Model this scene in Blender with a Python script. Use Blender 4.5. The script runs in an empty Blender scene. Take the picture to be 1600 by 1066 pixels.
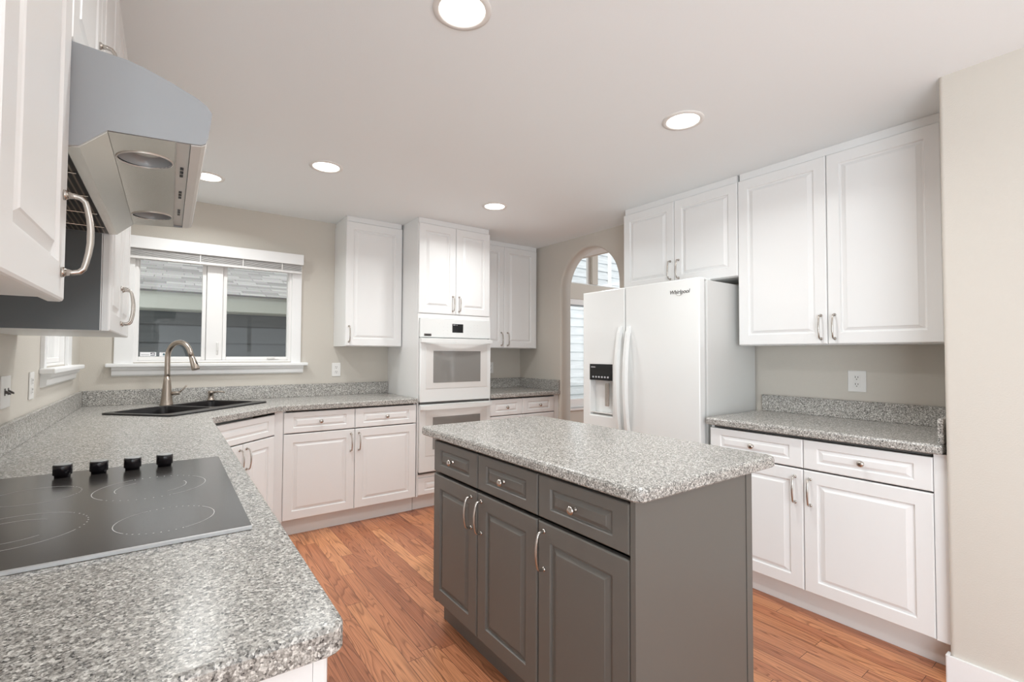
import bpy, bmesh, math, random
from mathutils import Vector, Matrix
random.seed(7)
PI = math.pi
SC = bpy.context.scene
COL = SC.collection

# ------------------------------------------------------------------ camera
yaw, pit, rol = math.radians(35.914), math.radians(1.606), math.radians(0.250)
fwd = Vector((math.sin(yaw)*math.cos(pit), math.cos(yaw)*math.cos(pit), math.sin(pit)))
rgt = Vector((math.cos(yaw), -math.sin(yaw), 0)); upv = rgt.cross(fwd)
r2 = rgt*math.cos(rol)+upv*math.sin(rol); u2 = -rgt*math.sin(rol)+upv*math.cos(rol)
cam = bpy.data.cameras.new('camera'); cam.sensor_width = 36; cam.lens = 739.89*36/1600
cam.clip_start = 0.02; cam.clip_end = 200
camo = bpy.data.objects.new('camera', cam); COL.objects.link(camo)
camo.matrix_world = Matrix(((r2.x, u2.x, -fwd.x, 0), (r2.y, u2.y, -fwd.y, 0), (r2.z, u2.z, -fwd.z, 1.30), (0, 0, 0, 1)))
SC.camera = camo

# ------------------------------------------------------------------ world, lights, exposure
w = bpy.data.worlds.new('sky'); SC.world = w; w.use_nodes = True
bg = w.node_tree.nodes['Background']; bg.inputs[0].default_value = (1.0, 1.0, 1.0, 1); bg.inputs[1].default_value = 1.7
SC.view_settings.view_transform = 'Standard'; SC.view_settings.look = 'None'
SC.view_settings.gamma = 1; SC.view_settings.use_curve_mapping = False
SC.view_settings.exposure = -0.05
SC.cycles.use_denoising = True
SC.cycles.max_bounces = 10; SC.cycles.diffuse_bounces = 6; SC.cycles.glossy_bounces = 5
SC.cycles.transparent_max_bounces = 12; SC.cycles.sample_clamp_indirect = 6
CAN_W = 9.0          # each ceiling can
SIDE_W = 94.0
REAR_W = 24.0
DINE_W = 55.0         # side, rear and dining lamps are added fill, their windows made up

def area(name, loc, rot, sx, sy, power, col, shape='RECTANGLE', spread=PI):
    l = bpy.data.lights.new(name, 'AREA'); l.shape = shape; l.size = sx
    if shape == 'RECTANGLE': l.size_y = sy
    l.energy = power; l.color = col; l.spread = spread
    o = bpy.data.objects.new(name, l); COL.objects.link(o); o.location = loc; o.rotation_euler = rot
    return o
area('added_rear_fill', (1.05, -3.45, 1.05), (PI/2+math.radians(32), 0, 0), 2.6, 2.0, REAR_W, (0.885, 1.0, 1.085))  # added fill lamp behind the camera, source unseen
area('added_side_fill', (-.456, -1.75, 1.15), (PI/2+math.radians(24), 0, -PI/2), 2.2, 1.5, SIDE_W, (0.885, 1.0, 1.085))  # second added fill, unseen, brightens the surfaces facing left

area('added_dining_fill', (7.03, 3.3, 1.7), (PI/2, 0, PI/2), 2.2, 2.0, DINE_W, (0.95, 1.0, 1.03))  # added fill to brighten the dining room, out of view

# ------------------------------------------------------------------ materials
def mat(name, col, rough=0.5, metal=0.0, coat=0.0, spec=0.5, emit=None, es=0.0):
    m = bpy.data.materials.new(name); m.use_nodes = True
    b = m.node_tree.nodes['Principled BSDF']
    b.inputs['Base Color'].default_value = (*col, 1); b.inputs['Roughness'].default_value = rough
    b.inputs['Metallic'].default_value = metal; b.inputs['Coat Weight'].default_value = coat
    b.inputs['Specular IOR Level'].default_value = spec
    if emit: b.inputs['Emission Color'].default_value = (*emit, 1); b.inputs['Emission Strength'].default_value = es
    return m
def nd(m, t, **kw):
    n = m.node_tree.nodes.new(t)
    for k, v in kw.items():
        if k in n.inputs: n.inputs[k].default_value = v
        else: setattr(n, k, v)
    return n
def lk(m, a, b): m.node_tree.links.new(a, b)
def bump(m, scale, strength, dist=0.002, detail=3):
    b = m.node_tree.nodes['Principled BSDF']
    tc = nd(m, 'ShaderNodeTexCoord'); n = nd(m, 'ShaderNodeTexNoise', Scale=scale, Detail=detail)
    bp = nd(m, 'ShaderNodeBump', Strength=strength, Distance=dist)
    lk(m, tc.outputs['Object'], n.inputs['Vector']); lk(m, n.outputs['Fac'], bp.inputs['Height']); lk(m, bp.outputs['Normal'], b.inputs['Normal'])
    return m
def ramp(m, stops, interp='LINEAR'):
    r = nd(m, 'ShaderNodeValToRGB'); r.color_ramp.interpolation = interp
    e = r.color_ramp.elements
    while len(e) < len(stops): e.new(0.5)
    for i, (p, c) in enumerate(stops): e[i].position = p; e[i].color = (*c, 1)
    return r

M = {}
M['white'] = mat('white_thermofoil', (0.82, 0.82, 0.815), 0.34)
M['toe'] = mat('white_toe_kick', (0.74, 0.72, 0.70), 0.5)
M['island'] = mat('grey_thermofoil', (0.134, 0.125, 0.112), 0.42)
M['dark'] = mat('dark_parts_and_gap_shade', (0.10, 0.095, 0.09), 0.7)  # on the strips under counters, gap shade put into the colour
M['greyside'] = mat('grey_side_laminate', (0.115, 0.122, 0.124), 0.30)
M['ceiling'] = bump(mat('ceiling_paint', (0.85, 0.885, 0.895), 0.9), 260, 0.15)
M['wall'] = bump(mat('greige_wall_paint', (0.61, 0.572, 0.515), 0.75), 170, 0.35, 0.002)
M['trim'] = mat('white_gloss_trim', (0.84, 0.84, 0.84), 0.35)
M['nickel'] = mat('satin_nickel', (0.54, 0.50, 0.46), 0.24, 1.0)
M['faucet'] = mat('brushed_nickel', (0.44, 0.38, 0.33), 0.30, 1.0)
M['steel'] = bump(mat('stainless_underside', (0.72, 0.68, 0.62), 0.26, 1.0), 40, 0.05)
M['hood'] = mat('hood_grey_enamel', (0.315, 0.33, 0.345), 0.38)
M['hoodtrim'] = mat('hood_edge_metal', (0.75, 0.73, 0.70), 0.35, 0.6)
M['filter'] = None
M['appl'] = mat('white_appliance_enamel', (0.77, 0.78, 0.77), 0.16, coat=0.3)
M['applframe'] = mat('oven_glass_border', (0.70, 0.69, 0.67), 0.12, coat=0.4)
M['applside'] = bump(mat('white_textured_appliance_side', (0.66, 0.66, 0.645), 0.45), 300, 0.1)
M['ovenglass'] = mat('oven_window_glass', (0.235, 0.228, 0.215), 0.08, coat=0.5)
M['blackglass'] = mat('black_display_glass', (0.012, 0.012, 0.013), 0.08)
M['cook'] = mat('black_ceramic_glass', (0.040, 0.036, 0.034), 0.20, spec=0.6)
M['cookmark'] = mat('burner_print', (0.62, 0.61, 0.60), 0.3)
M['alu'] = mat('cooktop_edge_trim', (0.62, 0.63, 0.64), 0.3, 0.5)
M['knob'] = mat('black_knob', (0.012, 0.010, 0.012), 0.18)
M['knobcap'] = mat('knob_top', (0.42, 0.43, 0.43), 0.3, 0.4)
M['sink'] = bump(mat('black_composite_sink', (0.010, 0.009, 0.010), 0.28, spec=0.35), 500, 0.05)
M['plate'] = mat('white_plastic', (0.82, 0.81, 0.79), 0.35)
M['slot'] = mat('outlet_slot', (0.10, 0.09, 0.08), 0.6)
M['paper'] = mat('sticker_paper', (0.85, 0.85, 0.87), 0.5)
M['ink'] = mat('sticker_ink', (0.07, 0.07, 0.10), 0.5)
M['greyink'] = mat('sticker_grey_ink', (0.45, 0.45, 0.47), 0.5)
M['faintink'] = mat('panel_faint_ink', (0.62, 0.62, 0.61), 0.4)
M['tealink'] = mat('sticker_teal_ink', (0.06, 0.14, 0.17), 0.5)
M['logo'] = mat('logo_metal', (0.07, 0.06, 0.055), 0.4)
M['vinyl'] = mat('window_vinyl', (0.84, 0.83, 0.82), 0.4)
M['slat'] = mat('blind_slat', (0.76, 0.75, 0.74), 0.45)
M['lens'] = mat('can_lens', (0.9, 0.9, 0.88), 0.5, emit=(1.0, 0.95, 0.87), es=6.0)
M['canring'] = mat('can_trim', (0.78, 0.76, 0.73), 0.4)
M['lampglass'] = mat('hood_lamp_glass', (0.34, 0.36, 0.37), 0.25)
M['fascia'] = mat('fascia_paint', (0.60, 0.65, 0.60), 0.6)
M['cornerboard'] = mat('corner_board_paint', (0.86, 0.88, 0.88), 0.6)

def glass(name):
    m = bpy.data.materials.new(name); m.use_nodes = True; nt = m.node_tree
    nt.nodes.remove(nt.nodes['Principled BSDF']); out = nt.nodes['Material Output']
    t = nd(m, 'ShaderNodeBsdfTransparent'); g = nd(m, 'ShaderNodeBsdfGlossy'); g.inputs['Roughness'].default_value = 0.02
    t.inputs[0].default_value = (0.95, 0.955, 0.95, 1)
    f = nd(m, 'ShaderNodeFresnel'); f.inputs['IOR'].default_value = 1.5
    ge = nd(m, 'ShaderNodeNewGeometry'); sb = nd(m, 'ShaderNodeMath', operation='SUBTRACT'); sb.inputs[0].default_value = 1.0; lk(m, ge.outputs['Backfacing'], sb.inputs[1])
    ml = nd(m, 'ShaderNodeMath', operation='MULTIPLY'); lk(m, f.outputs[0], ml.inputs[0]); lk(m, sb.outputs[0], ml.inputs[1])
    mx = nd(m, 'ShaderNodeMixShader'); lk(m, ml.outputs[0], mx.inputs[0]); lk(m, t.outputs[0], mx.inputs[1]); lk(m, g.outputs[0], mx.inputs[2])
    lk(m, mx.outputs[0], out.inputs[0]); return m
M['glass'] = glass('window_glass')

def counter():
    m = mat('speckled_solid_surface', (0.4, 0.4, 0.4), 0.26); b = m.node_tree.nodes['Principled BSDF']
    tc = nd(m, 'ShaderNodeTexCoord')
    v1 = nd(m, 'ShaderNodeTexVoronoi', Scale=250.0); v2 = nd(m, 'ShaderNodeTexVoronoi', Scale=480.0)
    lk(m, tc.outputs['Object'], v1.inputs['Vector']); lk(m, tc.outputs['Object'], v2.inputs['Vector'])
    s1 = nd(m, 'ShaderNodeSeparateColor'); s2 = nd(m, 'ShaderNodeSeparateColor')
    lk(m, v1.outputs['Color'], s1.inputs[0]); lk(m, v2.outputs['Color'], s2.inputs[0])
    st = [(0.0, (0.035, 0.034, 0.033)), (0.13, (0.17, 0.162, 0.152)), (0.31, (0.33, 0.315, 0.29)), (0.60, (0.48, 0.46, 0.43)), (0.84, (0.80, 0.78, 0.74))]
    ra = ramp(m, st, 'CONSTANT'); rb = ramp(m, st, 'CONSTANT')
    lk(m, s1.outputs[0], ra.inputs[0]); lk(m, s2.outputs[1], rb.inputs[0])
    mx = nd(m, 'ShaderNodeMix', data_type='RGBA'); mx.inputs[0].default_value = 0.38
    lk(m, ra.outputs[0], mx.inputs[6]); lk(m, rb.outputs[0], mx.inputs[7]); lk(m, mx.outputs[2], b.inputs['Base Color'])
    return m
M['counter'] = counter()

def oak():
    m = mat('oak_strip_floor', (0.4, 0.2, 0.1), 0.33); b = m.node_tree.nodes['Principled BSDF']
    tc = nd(m, 'ShaderNodeTexCoord'); sx = nd(m, 'ShaderNodeSeparateXYZ'); cx = nd(m, 'ShaderNodeCombineXYZ')
    lk(m, tc.outputs['Object'], sx.inputs[0]); lk(m, sx.outputs[1], cx.inputs[0]); lk(m, sx.outputs[0], cx.inputs[1])
    br = nd(m, 'ShaderNodeTexBrick', Scale=1.0); br.offset = 0.37; br.offset_frequency = 2; br.squash = 1.25; br.squash_frequency = 3
    br.inputs['Color1'].default_value = (0, 0, 0, 1); br.inputs['Color2'].default_value = (1, 1, 1, 1); br.inputs['Mortar'].default_value = (0.5, 0.5, 0.5, 1)
    br.inputs['Mortar Size'].default_value = 0.0011; br.inputs['Brick Width'].default_value = 0.95; br.inputs['Row Height'].default_value = 0.0765
    br.inputs['Mortar Smooth'].default_value = 0.1
    lk(m, cx.outputs[0], br.inputs['Vector'])
    rnd = nd(m, 'ShaderNodeSeparateColor'); lk(m, br.outputs['Color'], rnd.inputs[0])
    tone = ramp(m, [(0.0, (0.34, 0.125, 0.063)), (0.3, (0.46, 0.182, 0.090)), (0.6, (0.54, 0.228, 0.112)), (0.85, (0.61, 0.275, 0.132)), (1.0, (0.68, 0.33, 0.160))])
    lk(m, rnd.outputs[0], tone.inputs[0])
    # grain: per-board offset, stretched along the board
    off = nd(m, 'ShaderNodeMath', operation='MULTIPLY'); off.inputs[1].default_value = 37.0; lk(m, rnd.outputs[0], off.inputs[0])
    cz = nd(m, 'ShaderNodeCombineXYZ'); lk(m, sx.outputs[1], cz.inputs[0]); lk(m, sx.outputs[0], cz.inputs[1]); lk(m, off.outputs[0], cz.inputs[2])
    mp = nd(m, 'ShaderNodeMapping'); mp.inputs['Scale'].default_value = (1.1, 13.0, 1.0); lk(m, cz.outputs[0], mp.inputs[0])
    nz = nd(m, 'ShaderNodeTexNoise', Scale=1.0, Detail=1.2, Distortion=0.5); lk(m, mp.outputs[0], nz.inputs['Vector'])
    band = nd(m, 'ShaderNodeMath', operation='MULTIPLY'); band.inputs[1].default_value = 15.0; lk(m, nz.outputs['Fac'], band.inputs[0])
    fr = nd(m, 'ShaderNodeMath', operation='FRACT'); lk(m, band.outputs[0], fr.inputs[0])
    gr = ramp(m, [(0.0, (0.50, 0.42, 0.37)), (0.22, (0.88, 0.86, 0.84)), (0.5, (1.04, 1.04, 1.04)), (0.88, (1.12, 1.12, 1.12)), (1.0, (0.74, 0.70, 0.66))])
    lk(m, fr.outputs[0], gr.inputs[0])
    mp2 = nd(m, 'ShaderNodeMapping'); mp2.inputs['Scale'].default_value = (3.5, 260.0, 1.0); lk(m, cz.outputs[0], mp2.inputs[0])
    n2 = nd(m, 'ShaderNodeTexNoise', Scale=1.0, Detail=2.0); lk(m, mp2.outputs[0], n2.inputs['Vector'])
    g2 = ramp(m, [(0.32, (0.66, 0.62, 0.59)), (0.56, (1.03, 1.03, 1.03))]); lk(m, n2.outputs['Fac'], g2.inputs[0])
    m1 = nd(m, 'ShaderNodeMix', data_type='RGBA', blend_type='MULTIPLY'); m1.inputs[0].default_value = 0.85
    lk(m, tone.outputs[0], m1.inputs[6]); lk(m, gr.outputs[0], m1.inputs[7])
    m2 = nd(m, 'ShaderNodeMix', data_type='RGBA', blend_type='MULTIPLY'); m2.inputs[0].default_value = 0.7
    lk(m, m1.outputs[2], m2.inputs[6]); lk(m, g2.outputs[0], m2.inputs[7])
    m3 = nd(m, 'ShaderNodeMix', data_type='RGBA'); lk(m, br.outputs['Fac'], m3.inputs[0])
    lk(m, m2.outputs[2], m3.inputs[6]); m3.inputs[7].default_value = (0.09, 0.038, 0.02, 1)
    lk(m, m3.outputs[2], b.inputs['Base Color'])
    return m
M['oak'] = oak()

def filt():
    m = mat('grease_filter_mesh', (0.05, 0.04, 0.03), 0.35, 0.7); b = m.node_tree.nodes['Principled BSDF']
    tc = nd(m, 'ShaderNodeTexCoord'); wv = nd(m, 'ShaderNodeTexWave', Scale=28.0); wv.bands_direction = 'X'
    lk(m, tc.outputs['Object'], wv.inputs['Vector'])
    r = ramp(m, [(0.0, (0.015, 0.012, 0.010)), (0.7, (0.05, 0.038, 0.028)), (1.0, (0.36, 0.30, 0.23))]); lk(m, wv.outputs['Fac'], r.inputs[0]); lk(m, r.outputs[0], b.inputs['Base Color'])
    return m
M['filter'] = filt()

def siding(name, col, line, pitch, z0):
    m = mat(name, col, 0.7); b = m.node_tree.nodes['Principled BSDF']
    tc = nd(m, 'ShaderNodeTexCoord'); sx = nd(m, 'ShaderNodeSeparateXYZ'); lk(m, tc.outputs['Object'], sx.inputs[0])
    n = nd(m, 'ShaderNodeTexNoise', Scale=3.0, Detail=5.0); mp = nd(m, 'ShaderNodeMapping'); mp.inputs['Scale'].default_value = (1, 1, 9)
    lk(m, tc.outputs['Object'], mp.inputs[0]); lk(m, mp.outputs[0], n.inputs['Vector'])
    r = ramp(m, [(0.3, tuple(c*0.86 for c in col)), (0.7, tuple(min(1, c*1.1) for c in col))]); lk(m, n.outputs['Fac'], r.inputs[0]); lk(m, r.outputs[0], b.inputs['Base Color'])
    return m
M['sidingshaded'] = siding('blue_grey_siding_with_shade', (0.115, 0.132, 0.140), None, .2, 0)  # shade between the houses put into the colour
M['sidingsunlit'] = siding('pale_siding_with_sunlight', (0.74, 0.79, 0.83), None, .2, 0)  # sunlight put into the colour, no sun lamp shines on it

def shingle():
    m = mat('asphalt_shingle', (0.4, 0.4, 0.4), 0.9); b = m.node_tree.nodes['Principled BSDF']
    tc = nd(m, 'ShaderNodeTexCoord')
    br = nd(m, 'ShaderNodeTexBrick', Scale=1.0); br.inputs['Brick Width'].default_value = 0.38; br.inputs['Row Height'].default_value = 0.135
    br.inputs['Color1'].default_value = (0.20, 0.20, 0.195, 1); br.inputs['Color2'].default_value = (0.42, 0.42, 0.41, 1); br.inputs['Mortar'].default_value = (0.20, 0.20, 0.20, 1); br.inputs['Mortar Size'].default_value = 0.0045; br.offset = 0.43; br.squash = 0.7; br.squash_frequency = 3
    br.inputs['Bias'].default_value = 0.1
    lk(m, tc.outputs['Object'], br.inputs['Vector']); n = nd(m, 'ShaderNodeTexNoise', Scale=60.0, Detail=3.0); lk(m, tc.outputs['Object'], n.inputs['Vector'])
    mx = nd(m, 'ShaderNodeMix', data_type='RGBA', blend_type='OVERLAY'); mx.inputs[0].default_value = 0.4
    lk(m, br.outputs[0], mx.inputs[6]); lk(m, n.outputs['Color'], mx.inputs[7]); lk(m, mx.outputs[2], b.inputs['Base Color'])
    return m
M['shingle'] = shingle()
M['grass'] = bump(mat('yard_ground', (0.12, 0.13, 0.08), 0.95), 30, 0.5, 0.02)

# ------------------------------------------------------------------ mesh builder
class MB:
    def __init__(s): s.bm = bmesh.new()
    def face(s, vs, mi=0, smooth=False):
        try:
            f = s.bm.faces.new(vs); f.material_index = mi; f.smooth = smooth; return f
        except ValueError: return None
    def box(s, x0, x1, y0, y1, z0, z1, bev=0.0, mi=0, seg=2):
        r = bmesh.ops.create_cube(s.bm, size=1.0, matrix=Matrix.Translation(((x0+x1)/2, (y0+y1)/2, (z0+z1)/2)) @ Matrix.Diagonal((abs(x1-x0), abs(y1-y0), abs(z1-z0), 1)))
        vs = r['verts']; fs = {f for v in vs for f in v.link_faces}
        for f in fs: f.material_index = mi
        if bev > 0:
            es = list({e for v in vs for e in v.link_edges})
            rr = bmesh.ops.bevel(s.bm, geom=es, offset=bev, segments=seg, affect='EDGES', profile=0.5)
            for f in rr['faces']: f.material_index = mi; f.smooth = False
        return s
    def prism(s, pts, a0, a1, axis='z', mi=0, smooth=False):
        # pts: 2D outline (ccw); extruded along axis: z -> (x,y); y -> (x,z); x -> (y,z)
        def P(p, a): return {'z': (p[0], p[1], a), 'y': (p[0], a, p[1]), 'x': (a, p[0], p[1])}[axis]
        A = [s.bm.verts.new(P(p, a0)) for p in pts]; B = [s.bm.verts.new(P(p, a1)) for p in pts]
        n = len(pts); s.face(A, mi); s.face(B, mi)
        for i in range(n): s.face([A[i], A[(i+1) % n], B[(i+1) % n], B[i]], mi, smooth)
        return s
    def rings(s, rings, cap0=True, cap1=True, mi=0, smooth=False, closed=True):
        R = [[s.bm.verts.new(p) for p in r] for r in rings]; n = len(R[0])
        for a, b in zip(R, R[1:]):
            for i in range(n if closed else n-1): s.face([a[i], a[(i+1) % n], b[(i+1) % n], b[i]], mi, smooth)
        if cap0: s.face(R[0], mi)
        if cap1: s.face(R[-1], mi)
        return s
    def lathe(s, prof, base=(0, 0, 0), axis=(0, 0, 1), n=24, mi=0, cap0=True, cap1=True, smooth=True):
        ax = Vector(axis).normalized(); t = Vector((1, 0, 0)) if abs(ax.x) < .9 else Vector((0, 1, 0))
        u = ax.cross(t).normalized(); v = ax.cross(u); b = Vector(base)
        rg = [[b+ax*h+(u*math.cos(2*PI*k/n)+v*math.sin(2*PI*k/n))*max(r, 1e-4) for k in range(n)] for r, h in prof]
        return s.rings(rg, cap0, cap1, mi, smooth)
    def tube(s, pts, rad, n=10, mi=0, sx=1.0, sy=1.0):
        pts = [Vector(p) for p in pts]; m = len(pts)
        if not isinstance(rad, (list, tuple)): rad = [rad]*m
        T = [(pts[min(i+1, m-1)]-pts[max(i-1, 0)]).normalized() for i in range(m)]
        up = Vector((0, 0, 1)) if abs(T[0].z) < .9 else Vector((1, 0, 0))
        u = T[0].cross(up).normalized(); rg = []
        for i in range(m):
            u = (u-T[i]*u.dot(T[i])).normalized(); v = T[i].cross(u)
            rg.append([pts[i]+(u*math.cos(2*PI*k/n)*sx+v*math.sin(2*PI*k/n)*sy)*rad[i] for k in range(n)])
        return s.rings(rg, True, True, mi, True)
    def panel(s, x0, x1, z0, z1, yf, t, fx, fz, mi=0, g=1.0):
        # routed raised panel front; front face looks to -y
        prof = [(0, 0, t), (0, 0, .0055), (.0015, .0015, .002), (.0050, .0050, 0), (fx, fz, 0), (fx+.0025, fz+.0025, .0035), (fx+.0045, fz+.0045, .0085*g), (fx+.011*g, fz+.011*g, .0090*g), (fx+.030*g, fz+.024*g, .0022), (fx+.0325*g, fz+.0265*g, .0004), (fx+.036*g, fz+.030*g, .0002)]
        rg = [[(x0+a, yf+d, z0+b), (x1-a, yf+d, z0+b), (x1-a, yf+d, z1-b), (x0+a, yf+d, z1-b)] for a, b, d in prof]
        return s.rings(rg, True, True, mi)
    def build(s, name, mats, parent=None, loc=(0, 0, 0), rot=(0, 0, 0)):
        bmesh.ops.recalc_face_normals(s.bm, faces=s.bm.faces[:])
        me = bpy.data.meshes.new(name); s.bm.to_mesh(me); s.bm.free()
        for m in (mats if isinstance(mats, (list, tuple)) else [mats]): me.materials.append(m)
        return link(name, me, parent, loc, rot)
def link(name, me, parent=None, loc=(0, 0, 0), rot=(0, 0, 0)):
    o = bpy.data.objects.new(name, me); COL.objects.link(o); o.location = loc; o.rotation_euler = rot
    if parent is not None: o.parent = parent
    return o
def tag(o, label=None, cat=None, group=None, kind=None):
    if label: o['label'] = label
    if cat: o['category'] = cat
    if group: o['group'] = group
    if kind: o['kind'] = kind
    return o
def thing(name, label, cat, loc, rz=0.0, group=None):
    o = bpy.data.objects.new(name, None); COL.objects.link(o); o.empty_display_size = 0.1
    o.location = loc; o.rotation_euler = (0, 0, rz)
    return tag(o, label, cat, group)
def struct(o): o['kind'] = 'structure'; return o
def arc(cx, cy, r, a0, a1, n): return [(cx+r*math.cos(a0+(a1-a0)*i/n), cy+r*math.sin(a0+(a1-a0)*i/n)) for i in range(n+1)]
def round_poly(pts, rad, n=5):
    out = []; m = len(pts)
    for i, p in enumerate(pts):
        r = rad[i] if isinstance(rad, (list, tuple)) else rad
        p = Vector(p); a = Vector(pts[i-1]); b = Vector(pts[(i+1) % m])
        if r <= 0: out.append(tuple(p)); continue
        d0 = (a-p).normalized(); d1 = (b-p).normalized(); ang = d0.angle(d1)
        tl = r/math.tan(ang/2); s0 = p+d0*tl; s1 = p+d1*tl
        c = p+(d0+d1).normalized()*(r/math.sin(ang/2))
        a0 = math.atan2(s0.y-c.y, s0.x-c.x); a1 = math.atan2(s1.y-c.y, s1.x-c.x)
        d = (a1-a0+PI) % (2*PI)-PI
        out += [(c.x+r*math.cos(a0+d*k/n), c.y+r*math.sin(a0+d*k/n)) for k in range(n+1)]
    return out
def inset(pts, d):
    m = len(pts); out = []
    for i in range(m):
        p = Vector(pts[i]); a = Vector(pts[i-1]); b = Vector(pts[(i+1) % m])
        e0 = (p-a).normalized(); e1 = (b-p).normalized(); n0 = Vector((-e0.y, e0.x)); n1 = Vector((-e1.y, e1.x))
        k = n0+n1; q = k.dot(k)
        out.append(tuple(p+k*(2*d/q) if q > 1e-6 else p+n0*d))
    return out
def slab(mb, pts, z0, z1, r=0.008, holes=(), mi=0):
    # ccw outline with an eased edge top and bottom, optional holes
    prof = [(r, z1), (r*.3, z1-r*.3), (0, z1-r), (0, z0+r*.5), (r*.5, z0)]
    rg = [[(x, y, z) for x, y in inset(pts, d)] for d, z in prof]
    bm = mb.bm; R = [[bm.verts.new(p) for p in q] for q in rg]; n = len(pts)
    for a, b in zip(R, R[1:]):
        for i in range(n): mb.face([a[i], a[(i+1) % n], b[(i+1) % n], b[i]], mi)
    HT = [[bm.verts.new((x, y, z1)) for x, y in h] for h in holes]; HB = [[bm.verts.new((x, y, z0)) for x, y in h] for h in holes]
    for a, b in zip(HT, HB):
        k = len(a)
        for i in range(k): mb.face([a[i], a[(i+1) % k], b[(i+1) % k], b[i]], mi)
    if not holes: mb.face(R[0], mi); mb.face(R[-1], mi)
    else:
        for loops in ([R[0]]+HT, [R[-1]]+HB):
            es = []
            for L in loops:
                for i in range(len(L)):
                    e = bm.edges.get((L[i], L[(i+1) % len(L)])) or bm.edges.new((L[i], L[(i+1) % len(L)])); es.append(e)
            rr = bmesh.ops.triangle_fill(bm, use_beauty=True, use_dissolve=False, edges=es)
            for f in rr['geom']:
                if isinstance(f, bmesh.types.BMFace): f.material_index = mi
    return mb

# ------------------------------------------------------------------ hardware (shared meshes)
def handle_mesh():
    mb = MB(); L = 0.064
    pts = [(0, -.004, L), (0, -.014, L), (0, -.022, L-.002), (0, -.0275, L-.008), (0, -.030, L-.018), (0, -.033, .030), (0, -.035, .012), (0, -.035, 0)]
    rad = [.0062, .0048, .0046, .0044, .0044, .0047, .0050, .0052]
    pts = pts+[(x, y, -z) for x, y, z in pts[-2::-1]]; rad = rad+rad[-2::-1]
    mb.tube(pts, rad, 10)
    for sg in (1, -1): mb.lathe([(.0085, 0), (.0085, .003), (.0060, .006)], (0, 0, sg*L), (0, -1, 0), 14)
    return mb
def knob_mesh():
    mb = MB(); mb.lathe([(.0085, 0), (.0080, .003), (.0050, .007), (.0052, .013), (.0120, .017), (.0148, .021), (.0140, .0255), (.0085, .0290), (0, .0300)], (0, 0, 0), (0, -1, 0), 18)
    return mb
_hm = handle_mesh().build('handle', M['nickel']); HM = _hm.data; bpy.data.objects.remove(_hm)
_km = knob_mesh().build('knob', M['nickel']); KM = _km.data; bpy.data.objects.remove(_km)

# ------------------------------------------------------------------ cabinets (front looks to local -y, door faces at y = 0)
TD = 0.02
def cabinet(name, label, loc, rz, wd, dp, zb, zt, doors=(), drawers=(), toe=0.0, m='white', cat='cabinet', group=None, top=True,
            top_trim=0.0, sides=True, extra=None, ff=0.060, sidemat=None):
    root = thing(name, label, cat, loc, rz, group)
    z0 = loc[2]; W = M[m]; y0 = TD+.001
    mb = MB(); b = zb-z0; t = zt-z0; tk = .018
    if sides:
        mb.box(0, tk, y0, dp, b, t); mb.box(wd-tk, wd, y0, dp, b, t)
    mb.box(tk, wd-tk, y0, dp, b, b+tk)
    if top: mb.box(tk, wd-tk, y0, dp, t-tk, t)
    mb.box(tk, wd-tk, dp-.008, dp, b+tk, t-tk)
    carc = mb.build('carcass', W, root)
    for x0, x1, a, c, hx, hz in doors:
        d = MB().panel(x0+.0015, x1-.0015, a-z0+.0015, c-z0-.0015, 0, TD, ff, ff).build('door', W, root)
        if hx is not None: link('handle', HM, d, (hx, 0, hz-z0))
    for x0, x1, a, c, kx in drawers:
        d = MB().panel(x0+.0015, x1-.0015, a-z0+.0015, c-z0-.0015, 0, TD, .062, .036, g=.8).build('drawer', W, root)
        if kx is not None: link('knob', KM, d, (kx, .0005, (a+c)/2-z0))
    if toe: MB().box(0, wd, toe, toe+.016, .0005, zb-.0005).build('toe_kick', M['toe'] if m == 'white' else W, root)
    if top_trim: MB().box(.008, wd-.008, .014, dp, t+.0005, t+top_trim-.001).build('top_trim', M['white'], root)
    return root, carc
def prt(name, m, root, *boxes, bev=0.0):
    mb = MB()
    for q in boxes: mb.box(*q, bev=bev)
    return mb.build(name, m, root)

CL = 2.450; CT = 0.935; CB = 0.895; XL = -0.486; YB = 4.295; XR = 3.225; DT = 2.405; UB = 1.362
# ------------------------------------------------------------------ the room shell
def wall_grid(name, axis, c0, c1, u0, u1, v0, v1, holes, m):
    us = sorted({u0, u1, *[h[0] for h in holes], *[h[1] for h in holes]}); vs = sorted({v0, v1, *[h[2] for h in holes], *[h[3] for h in holes]})
    mb = MB()
    for a, b in zip(us, us[1:]):
        for c, d in zip(vs, vs[1:]):
            if any(h[0] <= a and b <= h[1] and h[2] <= c and d <= h[3] for h in holes): continue
            if axis == 'y': mb.box(a, b, c0, c1, c, d)
            else: mb.box(c0, c1, a, b, c, d)
    bmesh.ops.remove_doubles(mb.bm, verts=mb.bm.verts[:], dist=1e-5)
    return struct(mb.build(name, m))
YR = -3.6
struct(MB().box(XL-.14, 7.2, YR-.14, 5.34, -.1, 0).build('floor', M['oak']))
struct(MB().box(XL-.14, 3.95, YR-.14, YB+.9, CL, CL+.12).build('ceiling', M['ceiling']))
W1 = (-.205, .825, 1.232, 2.03)
wall_grid('wall_back', 'y', YB, YB+.14, XL-.14, XR, 0, CL, [W1], M['wall'])
W2 = (3.13, 3.72, 1.232, 2.03)
wall_grid('wall_left', 'x', XL-.14, XL, YR, YB, 0, CL, [W2, (-2.9, -.6, .30, 2.10)], M['wall'])
wall_grid('wall_rear', 'y', YR-.14, YR, XL-.14, 7.2, 0, 4.0, [(-.25, 2.35, .05, 2.25)], M['wall'])
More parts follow.
